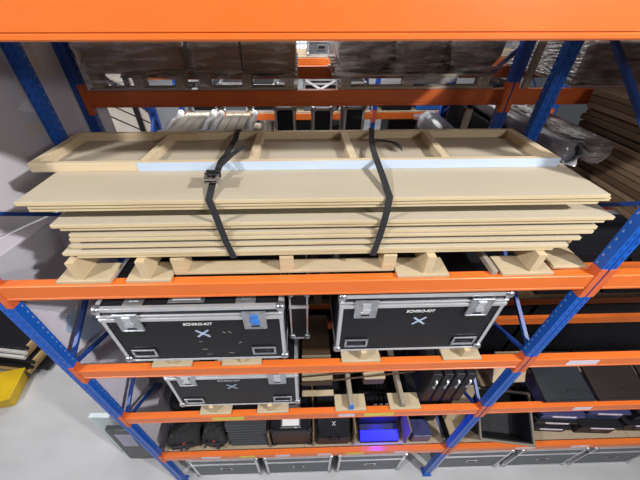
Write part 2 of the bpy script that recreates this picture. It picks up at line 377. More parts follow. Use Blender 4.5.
strap('left black ratchet strap with metal ratchet round the boards', [(-.370,1.808,-.72),(-.371,1.80,FT+.003),(-.3715,FY1-.04,FT+.003),(-.372,1.68,FT-.008),(-.38,1.46,FT-.006),(-.383,FY0+.036,FT+.003),(-.385,FY0-.006,FT+.003),(-.389,1.25,-.618),(-.39,1.17,UPTOP+.026),(-.388,1.074,UPTOP+.004),(-.377,1.070,-.70),(-.370,1.071,LOWTOP+.01),(-.366,1.073,-.80),(-.355,1.074,-.88),(-.336,1.076,LOWZ-.006)],
      [(-.385,1.27,-.600),(-.36,1.31,-.585),(-.325,1.36,-.568),(-.305,1.40,-.566),(-.297,1.46,-.580),(-.287,1.50,-.588)], (-.389,1.185,UPTOP+.034), (1,-.5,0))
strap('right black webbing strap round the boards, its tail lying inside the frame', [(.422,1.812,-.72),(.421,1.80,FT+.003),(.415,FY1-.04,FT+.003),(.40,1.67,FT-.012),(.375,1.50,FT-.006),(.364,FY0+.036,FT+.003),(.362,FY0-.006,FT+.003),(.366,1.22,-.622),(.367,1.074,UPTOP+.004),(.366,1.070,-.70),(.364,1.071,LOWTOP+.01),(.358,1.073,-.84),(.342,1.076,LOWZ-.006)],
      [(.385,1.60,FT-.005),(.42,1.62,FT-.004),(.47,1.63,FT-.012),(.515,1.61,FT-.014),(.53,1.56,-.617),(.532,1.53,-.624)], None, (.2,1,0))

# ------------------------------------------------------------------ skids and pallet
def skid(label, xc, ztop, xr=None, yr=1.93, tilt=0., m=PINE, h=.085, hw=.036, tip=None, group=None, pm=PLATE, pw=.265, dp=.135):
    r = thing('timber_skid', label, 'skid', (xc, F1+.012, ztop+.001), group=group)
    q = MB(); q.box(-pw/2, pw/2, 0, dp, 0, .017); q.build('base_plate', pm, r, .0015)
    q = MB(); q.box(-.05, .05, yr-F1-.15, yr-F1-.012, 0, .017); q.build('base_plate', pm, r, .0015)
    xr = 0 if xr is None else xr
    q = MB(); rot = Matrix.Rotation(tilt, 3, 'Z'); ln = yr-F1-.035
    q.rbox((xr, .012+ln/2, .0175+h/2), (hw, ln, h), rot); k = q.build('runner', m, r, .0015)
    if tip:
        q = MB(); q.rbox((xr-tilt*-(ln/2), .0105, .0175+h/2), (hw+.002, .012, h+.001), rot); t = q.build('painted_tip', tip, r); t['label'] = 'blue painted end'
    return r
for xc, xr, lb in ((-1.095,-.02,'leftmost timber skid under the MDF boards'),(-.776,-.01,'second timber skid under the MDF boards, beside the pallet block'),(.61,.02,'timber skid under the MDF boards just right of the pallet'),(1.15,.03,'rightmost timber skid under the MDF boards')):
    skid(lb, xc, L[1], xr, h=.112, hw=.042, group='skids under the boards', pw=.22 if xr == -.01 else .265)
for xc, lb in ((-.90,'left timber skid under the scuffed left flight case'),(-.43,'right timber skid under the scuffed left flight case'),(.385,'left timber skid under the right flight case'),(1.085,'right timber skid under the right flight case')):
    skid(lb, xc, L[2], .01, h=.082, group='skids under the two big cases')
skid('left timber skid under the lower flight case', -.765, L[3], -.02, h=.095)
skid('right timber skid under the lower flight case', -.28, L[3], -.02, h=.095)
skid('empty timber skid whose weathered runner ends in blue paint', .386, L[3], 0, h=.075, m=PINE_GREY, tip=TAPE_C)
skid('empty timber skid with weathered runner and pale cut end, before the slim cases', .855, L[3], -.02, h=.075, m=PINE_GREY, tip=None, tilt=-.02)
def pallet(label, x0, x1, y0, y1, z0, xs, m, group=None, hb=.085):
    r = thing('wooden_pallet', label, 'pallet', ((x0+x1)/2, (y0+y1)/2, z0+.001), group=group); cx, cy = (x0+x1)/2, (y0+y1)/2
    ym = [y0+.05, cy, y1-.05]
    for y in ym:
        q = MB(); q.box(x0-cx, x1-cx, y-cy-.045, y-cy+.045, 0, .016); q.build('bottom_board', m, r, .002)
    for y in ym:
        for x in xs:
            q = MB(); q.box(x-cx-.034, x-cx+.034, y-cy-.045, y-cy+.045, .0165, .0165+hb-.032); q.build('block', PINE if m is not PINE_GREY else PINE_GREY, r, .003)
    nb = 6
    for k in range(nb):
        yy = y0+(y1-y0)*(k+.5)/nb
        q = MB(); q.box(x0-cx, x1-cx, yy-cy-.05, yy-cy+.05, hb-.015, hb); q.build('deck_board', m, r, .002)
    return r
pallet('low wooden pallet with three blocks under the middle of the MDF boards', -.662, .473, F1+.058, 1.93, L[1], (-.625,-.085,.438), PLATE, hb=.125)
one_box('timber_offcut', 'short pale timber offcut right of the board pile near the blue post', 'timber', 1.33, 1.47, 1.22, 1.30, L[1]+.06, L[1]+.115, PINE)
one_box('timber_offcut', 'flat chipboard offcut lying under the pale offcut by the blue post', 'timber', 1.31, 1.49, F1+.055, 1.94, L[1]+.001, L[1]+.02, PLATE)
one_box('timber_offcut', 'dark bar lying in the gap left of the rightmost skid', 'timber', .965, .995, F1+.02, 1.96, L[1]+.001, L[1]+.03, PINE_GREY)

# ------------------------------------------------------------------ flight cases
def flight_case(label, x0, x1, yf, z0, z1, depth=.62, lid=.11, text='SCHIRO-KIT', tx=.5, plate=True, scuff=False, group=None, xm=TAPE_B, bluelatch=False, textm=WHITE):
    r = thing('flight_case', label, 'flight case', ((x0+x1)/2, yf, z0), group=group)
    w = x1-x0; h = z1-z0; a = w/2; hl = h-lid
    q = MB(); q.box(-a+.006, a-.006, .006, depth-.006, .004, hl); q.build('body', BLACK_LAM, r)
    q = MB(); q.box(-a+.006, a-.006, .006, depth-.006, hl+.012, h-.004); q.build('lid', BLACK_LAM, r)
    q = MB(); e = .024; t = .004
    for sx in (-1, 1):                       # upright corner angles
        for y0, y1 in ((0,e),(depth-e,depth)):
            for za, zb in ((.0,hl-.001),(hl+.013,h)): q.box(sx*a-(t if sx>0 else 0), sx*a+(t if sx<0 else 0), y0, y1, za, zb)
        for yy in (0, depth-t):
            for za, zb in ((.0,hl-.001),(hl+.013,h)): q.box(min(sx*a, sx*(a-e)), max(sx*a, sx*(a-e)), yy, yy+t, za, zb)
    for za, zb in ((0,e*.8),(h-e,h)):        # long edges, front and back
        for yy in (0, depth-t): q.box(-a, a, yy, yy+t, za, zb)
        for sx in (-a, a-t): q.box(sx, sx+t, 0, depth, za, zb)
    for yy in (0, depth-e): q.box(-a, a, yy, yy+e, h-.001, h+.003)
    for sx in (-a, a-e): q.box(sx, sx+e, 0, depth, h-.001, h+.003)
    q.build('edge_trim', ALU, r, .0012)
    q = MB()                                  # tongue and groove closing band
    q.box(-a-.001, a+.001, -.006, depth+.004, hl-.028, hl-.002); q.build('lower_closing_band', ALU, r, .003)
    q = MB(); q.box(-a-.001, a+.001, -.004, depth+.002, hl+.012, hl+.022); q.build('upper_closing_band', ALU, r, .002)
    for sx in (-1,1):
        for yy in (.0, depth):
            for zz in (.0265, h-.012):
                q = MB(); q.ball((sx*(a-.012), yy+(.012 if yy==0 else -.012), zz), .026, sc=(1,1,1), sq=.75); q.build('ball_corner', CHROME, r, smooth=True)
    for sx in (-1,1):                         # butterfly latches across the joint
        lx = sx*(a-.158*w/1.0)
        q = MB(); q.rbox((lx, -.006, hl+.004-.035), (.132,.008,.150)); q.rbox((lx, -.010, hl+.035), (.126,.006,.007)); q.rbox((lx,-.010,hl-.105),(.126,.006,.007)); q.rbox((lx-.061,-.010,hl-.035),(.007,.006,.14)); q.rbox((lx+.061,-.010,hl-.035),(.007,.006,.14))
        la = q.build('latch_dish', CHROME, r, .0015)
        q = MB(); q.cyl((lx,-.018,hl-.04),(lx,-.010,hl-.04), .024, seg=16); q.rbox((lx,-.016,hl-.04),(.062,.006,.018), Matrix.Rotation(R(35)*sx,3,'Y')); q.rbox((lx,-.013,hl+.005),(.045,.006,.03))
        q.build('latch_wing', TAPE_C if (bluelatch and sx > 0) else ALU, la, .001)
        q = MB(); q.rbox((lx,-.0105,hl-.084),(.05,.002,.012)); q.build('latch_slot', BLACK_PL, la)
        hx = sx*(a-.135*w/1.0); hz = .098     # recessed handles low on the front
        q = MB()
        for dx, dz, sw, sh in ((0,.034,.15,.014),(0,-.034,.15,.014),(-.068,0,.014,.07),(.068,0,.014,.07)): q.rbox((hx+dx,-.003,hz+dz),(sw,.007,sh))
        ha = q.build('handle_dish', CHROME, r, .002)
        q = MB(); q.rbox((hx,.002,hz),(.124,.004,.056)); q.build('handle_recess', BLACK_PL, ha)
        q = MB(); q.cyl((hx-.05,-.006,hz+.006),(hx+.05,-.006,hz+.006), .009, seg=10); q.build('handle_grip', BLACK_PL, ha, smooth=True)
        q = MB(); q.rbox((sx*(a-.2*w), .07, h+.004),(.11,.09,.006)); q.rbox((sx*(a-.2*w), .07, h+.009),(.05,.04,.006)); q.build('stacking_cup', CHROME, r, .002)
    if plate:
        q = MB(); q.rbox((-.02,.10,h+.004),(.20,.13,.007)); pl = q.build('label_holder', CHROME, r, .002)
        q = MB(); q.rbox((-.02,.10,h+.0085),(.155,.095,.002)); q.build('label_card', WHITE, pl)
    tz = hl-.076
    text_mesh(text, .031, 'stencil_lettering', textm, r, ((tx-.5)*w, .0052, tz), shear=.1)
    q = MB(); xz = tz-.092
    for s in (-1,1): q.rbox(((tx-.5)*w+.012, .0048-.0004*s, xz), (.10,.001,.013), Matrix.Rotation(R(42)*s,3,'Y'))
    q.build('tape_cross', xm, r)
    if scuff:
        q = MB(); rr = random.Random(3)
        for k in range(9): q.rbox((rr.uniform(-.1,.3), .0053, rr.uniform(.05,.33)), (rr.uniform(.008,.035),.0006,.005), Matrix.Rotation(rr.uniform(-1,1),3,'Y'))
        q.build('scuff_marks', mat('scuff', (.30,.29,.28), .8), r)
    return r
flight_case('large scuffed black flight case, left on the second shelf, blue right latch', -1.145, -.118, 1.035, L[2]+.1015, -1.30, lid=.078, tx=.515, scuff=True, bluelatch=True)
flight_case('large clean black flight case with white lettering, right on the second shelf', .203, 1.168, 1.072, L[2]+.1015, -1.272, lid=.078, tx=.50, plate=False)
flight_case('black flight case on the shelf below, half hidden under the scuffed case', -1.025, -.055, 1.072, L[3]+.1145, -2.06, lid=.078, tx=.465, textm=mat('faded_lettering', (.45,.46,.48), .6), xm=mat('faded_blue_tape', (.30,.40,.52), .6))

def small_case(label, cx, yf, z0, w, d, h, body=BLACK_LAM, rz=0., cross=False, plate=False, lid=True, group=None, handle=True, trim=None):
    r = thing('flight_case', label, 'flight case', (cx, yf, z0), rz, group); a = w/2
    q = MB(); q.box(-a+.003,a-.003,.003,d-.003,.002,h-.003); q.build('body', body, r)
    q = MB(); e, t = min(.03, w*.11), .004
    for sx in (-a, a-e):
        for y in (0,d-t): q.box(sx,sx+e,y,y+t,0,h)
    for sx in (-a,a-t):
        for y in (0,d-e): q.box(sx,sx+t,y,y+e,0,h)
        for z_ in (0,h-e): q.box(sx,sx+t,0,d,z_,z_+e)
    for z_ in (0,h-e):
        for y in (0,d-t): q.box(-a,a,y,y+t,z_,z_+e)
    for y in (0,d-e): q.box(-a,a,y,y+e,h-.003,h+.001)
    for sx in (-a,a-e): q.box(sx,sx+e,0,d,h-.003,h+.001)
    if lid: q.box(-a,a,-.003,d+.003,h*.70,h*.70+.03)
    q.build('edge_trim', trim or ALU, r)
    for sx in (-1,1):
        for z_ in (.0265,h-.012):
            q = MB(); q.ball((sx*(a-.012),.012,z_), .026, seg=10, n=6, sq=.7); q.build('ball_corner', trim or CHROME, r, smooth=True)
    if handle:
        q = MB(); q.rbox((0,-.002,h*.45),(min(.14,w*.5),.006,.07)); ha = q.build('handle_dish', CHROME if body is not ALU else BLACK_PL, r, .002)
        q = MB(); q.rbox((0,-.0055,h*.45),(min(.10,w*.36),.004,.035)); q.build('handle_grip', BLACK_PL, ha)
    if cross:
        q = MB(); ang = math.atan2(h*.9, w*.9); ln = math.hypot(h*.88, w*.88)
        for s in (-1,1): q.rbox((0,-.009-.001*s,h/2),(ln,.0015,.035), Matrix.Rotation(ang*s,3,'Y'))
        q.build('tape_cross', WHITE, r)
    if plate:
        q = MB(); q.rbox((0,d*.26,h+.003),(w*.50,d*.44,.005)); pl = q.build('label_holder', CHROME, r, .002)
        q = MB(); q.rbox((0,d*.26,h+.0065),(w*.42,d*.36,.0025)); q.build('label_card', WHITE, pl)
    return r

# behind the big cases, level 2 and 3
small_case('narrow flight case standing on end behind the gap between the two big cases', -.035, 1.24, L[2]+.001, .13, .6, .50, handle=False)
def lean(name, label, cat, x, y, z0, w, t, ln, rx, ry, m, rz=0., bevel=.003, group=None):
    b = MB(); b.rbox((0,0,ln/2), (w,t,ln)); z0 += t/2*abs(math.sin(rx))+w/2*abs(math.sin(ry))+.001
    o = b.build(name, m, None, bevel, loc=(x,y,z0)); o.rotation_euler = (rx,ry,rz)
    return tag(o, label, cat, group)
lean('plank', 'brown plank leaning in the gap beside the right flight case', 'plank', .12, 1.62, L[2]-.10, .07, .02, .62, R(-12), R(-4), BROWN_PLANK[0])
for xa, xb, nm in ((-.03,.245,'left'),(.525,.715,'right')):
    one_box('plywood_board', '%s pale plywood board lying flat at the back of the third shelf' % nm, 'board', xa, xb, 1.26, 1.50, L[3]+.101, L[3]+.118, PLATE)
    one_box('brown_carton', 'low dark carton under the %s flat plywood board on the third shelf' % nm, 'carton', xa+.002, xb-.002, 1.265, 1.97, L[3]+.001, L[3]+.10, BROWN_PLANK[2])
one_box('shelf_plank', 'pale plank lying flat along the third shelf behind the skids', 'plank', -.03, .25, 1.17, 1.22, L[3]+.001, L[3]+.02, PLATE)
lean('thin_batten', 'thin dark batten lying slantwise before the leaning wood panels', 'batten', -.04, 1.28, L[3]+.13, .012, .012, 1.0, R(0), R(82), BROWN_PLANK[2])
lean('thin_batten', 'second thin batten, just below the first and steeper', 'batten', -.04, 1.25, L[3]+.07, .012, .012, 1.0, R(0), R(80), BROWN_PLANK[2])
for k, x in enumerate((1.035,1.125,1.215,1.305)):
    r = thing('slim_case', ['leftmost','second','third','rightmost'][k]+' slim black case standing in the row with silver handles', 'case', (x, 1.10, L[3]+.001), R(-1), group='slim black cases')
    q = MB(); q.box(-.04,.04,0,.62,0,.47); q.build('body', BLACK_PL, r, .012)
    q = MB(); q.box(-.03,.03,-.004,.58,.28,.29); q.build('closing_seam', BLACK_GLOSS, r)
    q = MB(); q.tube([(0,-.001,.29),(0,-.018,.30),(0,-.018,.39),(0,-.001,.40)], .009); q.build('handle', ALU, r, smooth=True)
one_box('equipment_box', 'navy plastic box behind the blue brace at the right end of the third shelf', 'box', 1.37, 1.49, 1.42, 1.9, L[3]+.001, L[3]+.20, NAVY, bevel=.01)
# black bags on the left of level 3
def bag(name, label, cx, cy, z0, sx, sy, sz, m=BLACK_FAB, straps=True, buckle=None, rz=0., loop=None, group=None):
    r = thing(name, label, 'bag', (cx,cy,z0), rz, group)
    q = MB(); q.ball((0,0,sz*.53), 1., seg=20, n=12, sc=(sx/2,sy/2,sz/2), sq=.55, wob=.045)
    for v in q.bm.verts: v.co.z = max(v.co.z, .003)
    q.build('bag_body', m, r, smooth=True)
    if straps:
        for dx in (-.28,.22):
            pts = [(dx*sx+.02*math.sin(t*3), -sy*.52*math.cos(t*math.pi/8*1.0-.2) , sz*.5+sz*.54*math.sin(t*math.pi/8-.2)) for t in range(0,8)]
            q = MB(); q.ribbon(pts, .035, .006); q.build('webbing', STRAP, r)
        for k in range(4):
            a0 = random.uniform(-.45,.3); q = MB(); q.ribbon([(sx*(a0+.05*t+.04*math.sin(2*t+k)), -sy*(.50-.06*t)-.012, sz*(.25+.17*t+.08*math.sin(1.7*t+k))) for t in range(5)], .03, .006, (.6,.3,random.uniform(-1,1))); q.build('webbing', mat('worn_webbing', (.045,.045,.05), .7), r)
        q = MB(); q.tube([(-.3*sx,-sy*.45,sz*.75),(-.1*sx,-sy*.62,sz*1.02),(.15*sx,-sy*.60,sz*1.0),(.32*sx,-sy*.42,sz*.72)], .012); q.build('carry_handle', STRAP, r, smooth=True)
    if buckle:
        q = MB(); q.ball((.02,-sy*.44,sz*.80), .022, seg=10, n=6, sc=(1,.8,1), sq=.8); q.build('red_button', buckle, r, smooth=True)
    if loop:
        pts = [(.11*math.cos(a), -.03+.09*math.sin(a), sz*1.02+.01*math.sin(3*a)) for a in [2*math.pi*k/20 for k in range(21)]]
        q = MB(); q.tube(pts, .008); q.build('red_cable', loop, r, smooth=True)
    return r
bag('gear_bag', 'black soft bag on the third shelf beside the lower flight case', -1.25, 1.45, L[3]+.001, .26, .36, .36, straps=True)
one_box('red_case', 'small red box beside the black bag on the third shelf', 'box', -1.10, -1.04, 1.26, 1.40, L[3]+.001, L[3]+.20, RED, bevel=.008)
# level 4, left to right
D4 = L[4]+.020
bag('gear_bag', 'back left black gear bag on the bottom shelf, near the blue post', -1.32, 1.56, D4, .34, .42, .44)
bag('gear_bag', 'black gear bag with red cable loop on top, on the bottom shelf', -.98, 1.54, D4, .27, .36, .40, loop=RED)
bag('harness_bag', 'front left black harness with red button at the shelf edge', -1.29, 1.19, D4, .36, .22, .23, buckle=RED, rz=.1)
bag('harness_bag', 'black harness with red button lying right of the first, against the black panels', -.96, 1.195, D4, .25, .22, .26, buckle=RED, rz=-.1)
for k in range(9):
    nm = ['bottom','second lowest','third lowest','fourth lowest','middle','fourth from the top','third from the top','second from the top','topmost'][k]
    dx = random.uniform(-.006,.006); y0 = 1.10+.004*k
    t = thing('flat_tray', nm+' of the nine flat black trays stacked on the bottom shelf', 'tray', (-.60+dx, y0, D4+.0005+.056*k), group='stacked black trays')
    q = MB(); q.box(-.192,.192,.012,.50,0,.040); q.build('tray_body', BLACK_PL, t, .004)
    q = MB(); q.box(-.20,.20,0,.512,.0405,.052); q.build('rim', mat('slate_plastic', (.05,.055,.065), .4), t, .004)
def divider(label, x):
    o = one_box('divider_board', label, 'divider', x-.008, x+.008, F1+.06, 1.93, D4, D4+.34, BROWN_PLANK[0], group='bottom shelf dividers')
    return o
divider('divider board between the black panels and the labelled case', -.385)
divider('divider board right of the labelled black case', .075)
divider('divider board left of the blue-lit fixture', .505)
divider('divider board right of the blue-lit fixture', 1.07)
small_case('black case with a white label card on its lid, on the bottom shelf', -.155, 1.11, D4, .40, .55, .40, plate=True, lid=False, handle=False, trim=BLACK_PL)
# box with white x
r = thing('equipment_box', 'black equipment box with a small white cross on its sloped top', 'box', (.29,1.10,D4))
q = MB(); q.prism([(0,0),(.5,0),(.5,.40),(.20,.40),(0,.20)], 'x', -.17, .17); q.build('body', BLACK_PL, r, .01)
q = MB()
for s in (-1,1): q.rbox((0,.097,.306),(.055,.008,.002), Matrix.Rotation(R(45),3,'X') @ Matrix.Rotation(R(52)*s,3,'Z'))
q.build('cross_mark', mat('grey_mark', (.5,.5,.52), .6), r)
q = MB(); q.rbox((0,.18,.405),(.07,.03,.006)); q.build('name_tag', mat('grey_mark2', (.4,.4,.42), .6), r)
q = MB(); q.tube([(-.05,.02,.20),(-.05,-.03,.24),(.05,-.03,.24),(.05,.02,.20)], .008); q.build('handle', BLACK_PL, r, smooth=True)
# stage fixture glowing blue
r = thing('stage_light', 'black stage light fixture glowing strong blue on the bottom shelf', 'light', (.79,1.175,D4+.001))
q = MB(); q.box(-.22,.22,.08,.60,.03,.42); q.build('housing', BLACK_PL, r, .02)
q = MB(); q.prism([(-.075,.004),(.075,.004),(.075,.125),(-.075,.045)], 'x', -.21, .21); q.build('front_bar', BLACK_PL, r, .008)
q = MB(); q.prism([(-.07,.052),(-.068,.046),(.018,.098),(.016,.104)], 'x', -.205, .205); q.build('light_strip', LED, r)
q = MB()
for k in range(6): q.box(-.15+.05*k,-.13+.05*k,.10,.46,.421,.44)
q.build('cooling_fins', BLACK_PL, r, .003)
q = MB(); q.tube([(-.232,.25,.1),(-.238,.25,.42),(-.12,.25,.49),(.12,.25,.49),(.238,.25,.42),(.232,.25,.1)], .012); q.build('yoke', BLACK_PL, r, smooth=True)
for k in range(4):
    q = MB(); q.rbox((-.06+.06*k,.14,.446),(.035,.012,.012)); q.build('marking', WHITE, r)
one_box('equipment_box', 'dark ribbed box stacked at the back of the bottom shelf beside the blue post', 'box', 1.12, 1.46, 1.30, 1.75, D4, D4+.42, BLACK_PL, bevel=.01)
one_box('equipment_box', 'low navy box in front of the ribbed box beside the blue post', 'box', 1.13, 1.33, 1.10, 1.27, D4, D4+.16, NAVY, bevel=.008)

# ------------------------------------------------------------------ right-hand bay
for k in range(15):
    dx = random.uniform(-.012,.012); m = BROWN_PLANK[(0,1,0,2,1,0)[k%6]]
    o = one_box('brown_plank', ['lowest','second','third','fourth','fifth','sixth','seventh','eighth','ninth','tenth','eleventh','twelfth','thirteenth','fourteenth','topmost'][k]+' brown plank, counted upward, of the tall stack in the right bay', 'plank', 2.10+dx, 2.75+dx, F1+.06+random.uniform(0,.04), 2.26+random.uniform(-.03,.03), L[1]+.001+k*.041, L[1]+.001+k*.041+.032+random.choice((0,.006)), m, group='planks in the right bay')
def roll(name, label, p0, p1, r_, m, flare=True, group=None):
    o = thing(name, label, 'roll', p0, group=group); d = Vector(p1)-Vector(p0)
    q = MB(); q.cyl((0,0,0), d, r_, seg=28, rings=14, wob=.03); q.build('wrapped_roll', m, o, smooth=True)
    if flare:
        q = MB(); u = d.normalized(); n = 18
        a = []; c = []
        for k in range(n+1):
            an = -2.6+3.6*k/n
            base = Vector((math.cos(an),0,math.sin(an)))
            a.append(q.bm.verts.new(base*r_*.98)); c.append(q.bm.verts.new(base*r_*(1.05+.10*math.sin(5*an)) - u*(.05+.02*math.sin(4*an))))
        for k in range(n): q.bm.faces.new((a[k],a[k+1],c[k+1],c[k]))
        f = q.build('film_tail', ROLL_FILM, o, smooth=True)
        md = f.modifiers.new('thick','SOLIDIFY'); md.thickness = .002
    return o
one_box('dark_carton', 'dark carton on the rear rack carrying the shiny wrapped rolls', 'carton', 1.60, 1.96, F2+.005, B2-.005, Z2b+.001, -.815, BLACK_PL, bevel=.006)
roll('film_wrapped_roll', 'shiny grey film-wrapped roll with a loose film tail, right of the frame', (1.68,1.76,-.752), (1.68,3.1,-.752), .062, ROLL_FILM)
roll('film_wrapped_roll', 'dark film-wrapped roll lying beside the shiny tailed one', (1.84,1.72,-.735), (1.84,3.1,-.735), .078, DARK_FILM, False)
# level 2 right: dark things in the shade
bag('cloth_bundle', 'beige cloth bundle deep in the shade of the right bay, behind the post', 2.62, 2.62, -2.88, .40, .34, .22, m=PAPER, straps=False)
# level 3 right: wood panel and glossy black boards with finger holes
lean('plywood_board', 'grey-brown wood panel standing just right of the blue post on the third shelf', 'panel', 1.86, 1.25, L[3]+.002, .30, .018, .30, R(-30), 0, PLATE)
def lid_board(label, xc, w, m):
    r = thing('laminate_board', label, 'lid', (xc, F1+.035, L[3]+.012)); r.rotation_euler = (R(14), 0, 0)
    q = MB(); q.box(-w/2,w/2,0,.42,0,.03); q.build('panel', m, r, .006)
    q = MB(); q.box(-w/2,w/2,-.004,.012,-.004,.036); q.build('rim', BLACK_PL, r, .003)
    q = MB(); q.tube([(.05+.045*math.cos(a), .07+.02*math.sin(a), .032) for a in [math.pi*k/8 for k in range(9)]], .004, 6); q.build('handle_cutout', BLACK_PL, r, smooth=True)
    return r
lid_board('glossy black board, first right of the wood panel on the third shelf', 2.29, .44, BLACK_GLOSS)
lid_board('brownish black board with hand cutout, second on the third shelf of the right bay', 2.78, .47, mat('brownish_board', (.018,.013,.013), .35, var=(.028,.02,.02), scale=3, spec=.3))
lid_board('brownish black board at the far right of the third shelf', 3.28, .47, mat('brownish_board', (.035,.026,.026), .3))
# level 4 right
lean('plywood_board', 'pale wood panel standing on the bottom shelf just right of the blue post', 'panel', 1.69, 1.30, D4, .21, .018, .62, R(-10), 0, PLATE)
r = thing('open_tote', 'deep open black tote with thick rim on the bottom shelf of the right bay', 'tote', (2.09,1.34,D4+.165), R(-8)); r.rotation_euler.x = R(34)
def frame_box(q, w, d, z0, z1, t, k=1.0):
    q.box(-w/2,w/2,-d/2,-d/2+t,z0,z1); q.box(-w/2,w/2,d/2-t,d/2,z0,z1); q.box(-w/2,-w/2+t,-d/2,d/2,z0,z1); q.box(w/2-t,w/2,-d/2,d/2,z0,z1)
q = MB(); frame_box(q, .50, .46, 0, .26, .012); q.box(-.25,.25,-.23,.23,0,.012); q.build('tote_shell', BLACK_PL, r, .004)
q = MB(); frame_box(q, .54, .50, .245, .27, .022); q.build('rim', mat('worn_rim', (.20,.17,.14), .5), r, .006)
def crate(label, xc, yf, z0, w=.42, d=.42, h=.2, rz=0., m=BLACK_PL, group='black crates with label strips'):
    r = thing('storage_crate', label, 'crate', (xc,yf,z0), rz, group)
    q = MB(); q.prism([(-w/2+.02,0),(w/2-.02,0),(w/2,h),(-w/2,h)], 'y', 0, d); q.build('crate_body', m, r, .008)
    q = MB(); frame_box(q, w+.03, d+.03, h-.03, h+.004, .02); 
    for v in q.bm.verts: v.co.y += d/2
    q.build('rim', m, r, .004)
    for dz, ww in ((.10,.24),):
        q = MB(); q.box(-ww/2,ww/2,-.0195,-.015,h-.026,h-.002); q.build('label_strip', LABELW, r)
    q = MB(); q.rbox((0,-.003,h*.45),(.12,.008,.035)); q.build('hand_hold', BLACK_GLOSS, r, .003)
    q = MB(); q.box(w/2+.002,w/2+.03,d*.3,d*.6,h*.4,h*.8); q.box(-w/2-.03,-w/2-.002,d*.3,d*.6,h*.4,h*.8); q.build('clip', BLACK_GLOSS, r, .004)
    return r
crate('lowest black crate of the stack of three right of the open tote', 2.66, 1.16, D4, h=.13, rz=-.06)
crate('middle black crate of the stack of three right of the open tote', 2.66, 1.17, D4+.137, h=.13, rz=-.06)
crate('topmost navy crate of the stack of three right of the open tote', 2.67, 1.18, D4+.274, h=.13, rz=-.06, m=NAVY)
crate('lower black crate in the second stack from the tote', 3.16, 1.13, D4, h=.20, rz=-.05)
crate('upper dark blue crate in the second stack from the tote', 3.18, 1.20, D4+.207, h=.18, rz=-.05, m=NAVY)
crate('lower black crate at the right edge of the bottom shelf', 3.66, 1.14, D4, h=.20, rz=-.04)
crate('upper black crate at the right edge of the bottom shelf', 3.70, 1.16, D4+.207, h=.18, rz=-.04)
# grey cases on the floor under the bottom shelf
for k, x in enumerate((-.98,-.10,.78,2.05,2.95,3.83)):
    small_case(['leftmost','second','third','fourth','fifth','rightmost'][k]+' grey lidded case standing on the floor under the rack', x, 1.09, FLOOR+.001, .80, .75, .62, body=GREY_LID, group='grey cases on the floor')

# ------------------------------------------------------------------ left end of the racks: film-covered sheets
def side_sheet(name, label, pts, x, m, th=.012, cat='sheet', group=None):
    cy = sum(p[0] for p in pts)/len(pts); z0 = min(p[1] for p in pts)
    q = MB(); q.prism([(y-cy, z_-z0) for y,z_ in pts], 'x', -th/2, th/2)
    return tag(q.build(name, m, None, 0, loc=(x,cy,z0)), label, cat, group)
SHEET_HI = side_sheet('film_sheet', 'large dark grey film-covered sheet closing the left end of the racks', [(1.10,-.95),(2.72,-1.35),(2.72,.9),(1.10,.9)], -1.655, GREY_FILM)
SHEET_LO = side_sheet('film_sheet', 'lower purple-grey film-covered sheet behind the left blue post', [(1.10,FLOOR+.002),(2.72,FLOOR+.002),(2.72,-1.362),(1.10,-.962)], -1.655, mat('lilac_film_sheet', (.68,.64,.72), .3, var=(.82,.78,.86), scale=3, stretch=(1,1,.5), amt=.8, bump=.25, bscale=6))
patches = []
patches.append((side_sheet('pale_sheet', 'pale glossy sheet fixed inside the left rack end below the MDF boards', [(1.16,-1.08),(1.60,-1.12),(1.60,-1.66),(1.34,-1.72),(1.16,-1.42)], -1.6424, PALE_FILM), SHEET_LO))
patches.append((side_sheet('paper_sheet', 'beige paper sheet stuck high on the left film sheet', [(1.93,-.44),(2.46,-.36),(2.40,-.17),(2.0,-.25)], -1.6474, PAPER, .003), SHEET_HI))
patches.append((side_sheet('paper_scrap', 'small white paper scrap stuck behind the rear left post, upper one', [(1.86,-.50),(1.98,-.55),(1.97,-.46)], -1.6474, WHITE, .003), SHEET_HI))
patches.append((side_sheet('paper_scrap', 'small beige paper scrap just above the frame corner', [(1.84,-.66),(1.96,-.66),(1.95,-.59),(1.85,-.58)], -1.6474, PAPER, .003), SHEET_HI))
patches.append((side_sheet('pale_sheet', 'light blue sheet glimpsed between the left braces', [(1.24,-1.78),(1.36,-1.66),(1.50,-2.02),(1.36,-2.16)], -1.6469, mat('light_blue_sheet', (.42,.52,.68), .4), .004), SHEET_LO))
# things standing by the foot of the left post
def patch(o, p):
    for k in ('category','group'):
        if k in o: del o[k]
    o.parent = p; o.matrix_parent_inverse = p.matrix_basis.inverted()
for o, p in patches: patch(o, p)
lean('white_board', 'white panel leaning beside the foot of the left post', 'panel', -2.42, 1.42, FLOOR+.003, .22, .05, 1.1, R(0), R(5), mat('white_blue_panel', (.70,.80,.84), .4))
DB = lean('dark_board', 'dark panel with grey edge leaning in front of the white panel', 'panel', -2.16, 1.32, FLOOR+.003, .34, .05, 1.0, R(0), R(5), BLACK_GLOSS)
LP = lean('paper_sheet', 'lilac paper sheet with yellow strip on the dark leaning panel', 'sheet', -2.13, 1.2915, FLOOR+.50, .18, .004, .38, R(0), R(5), mat('lilac_paper', (.50,.47,.62), .6))
patch(LP, DB)
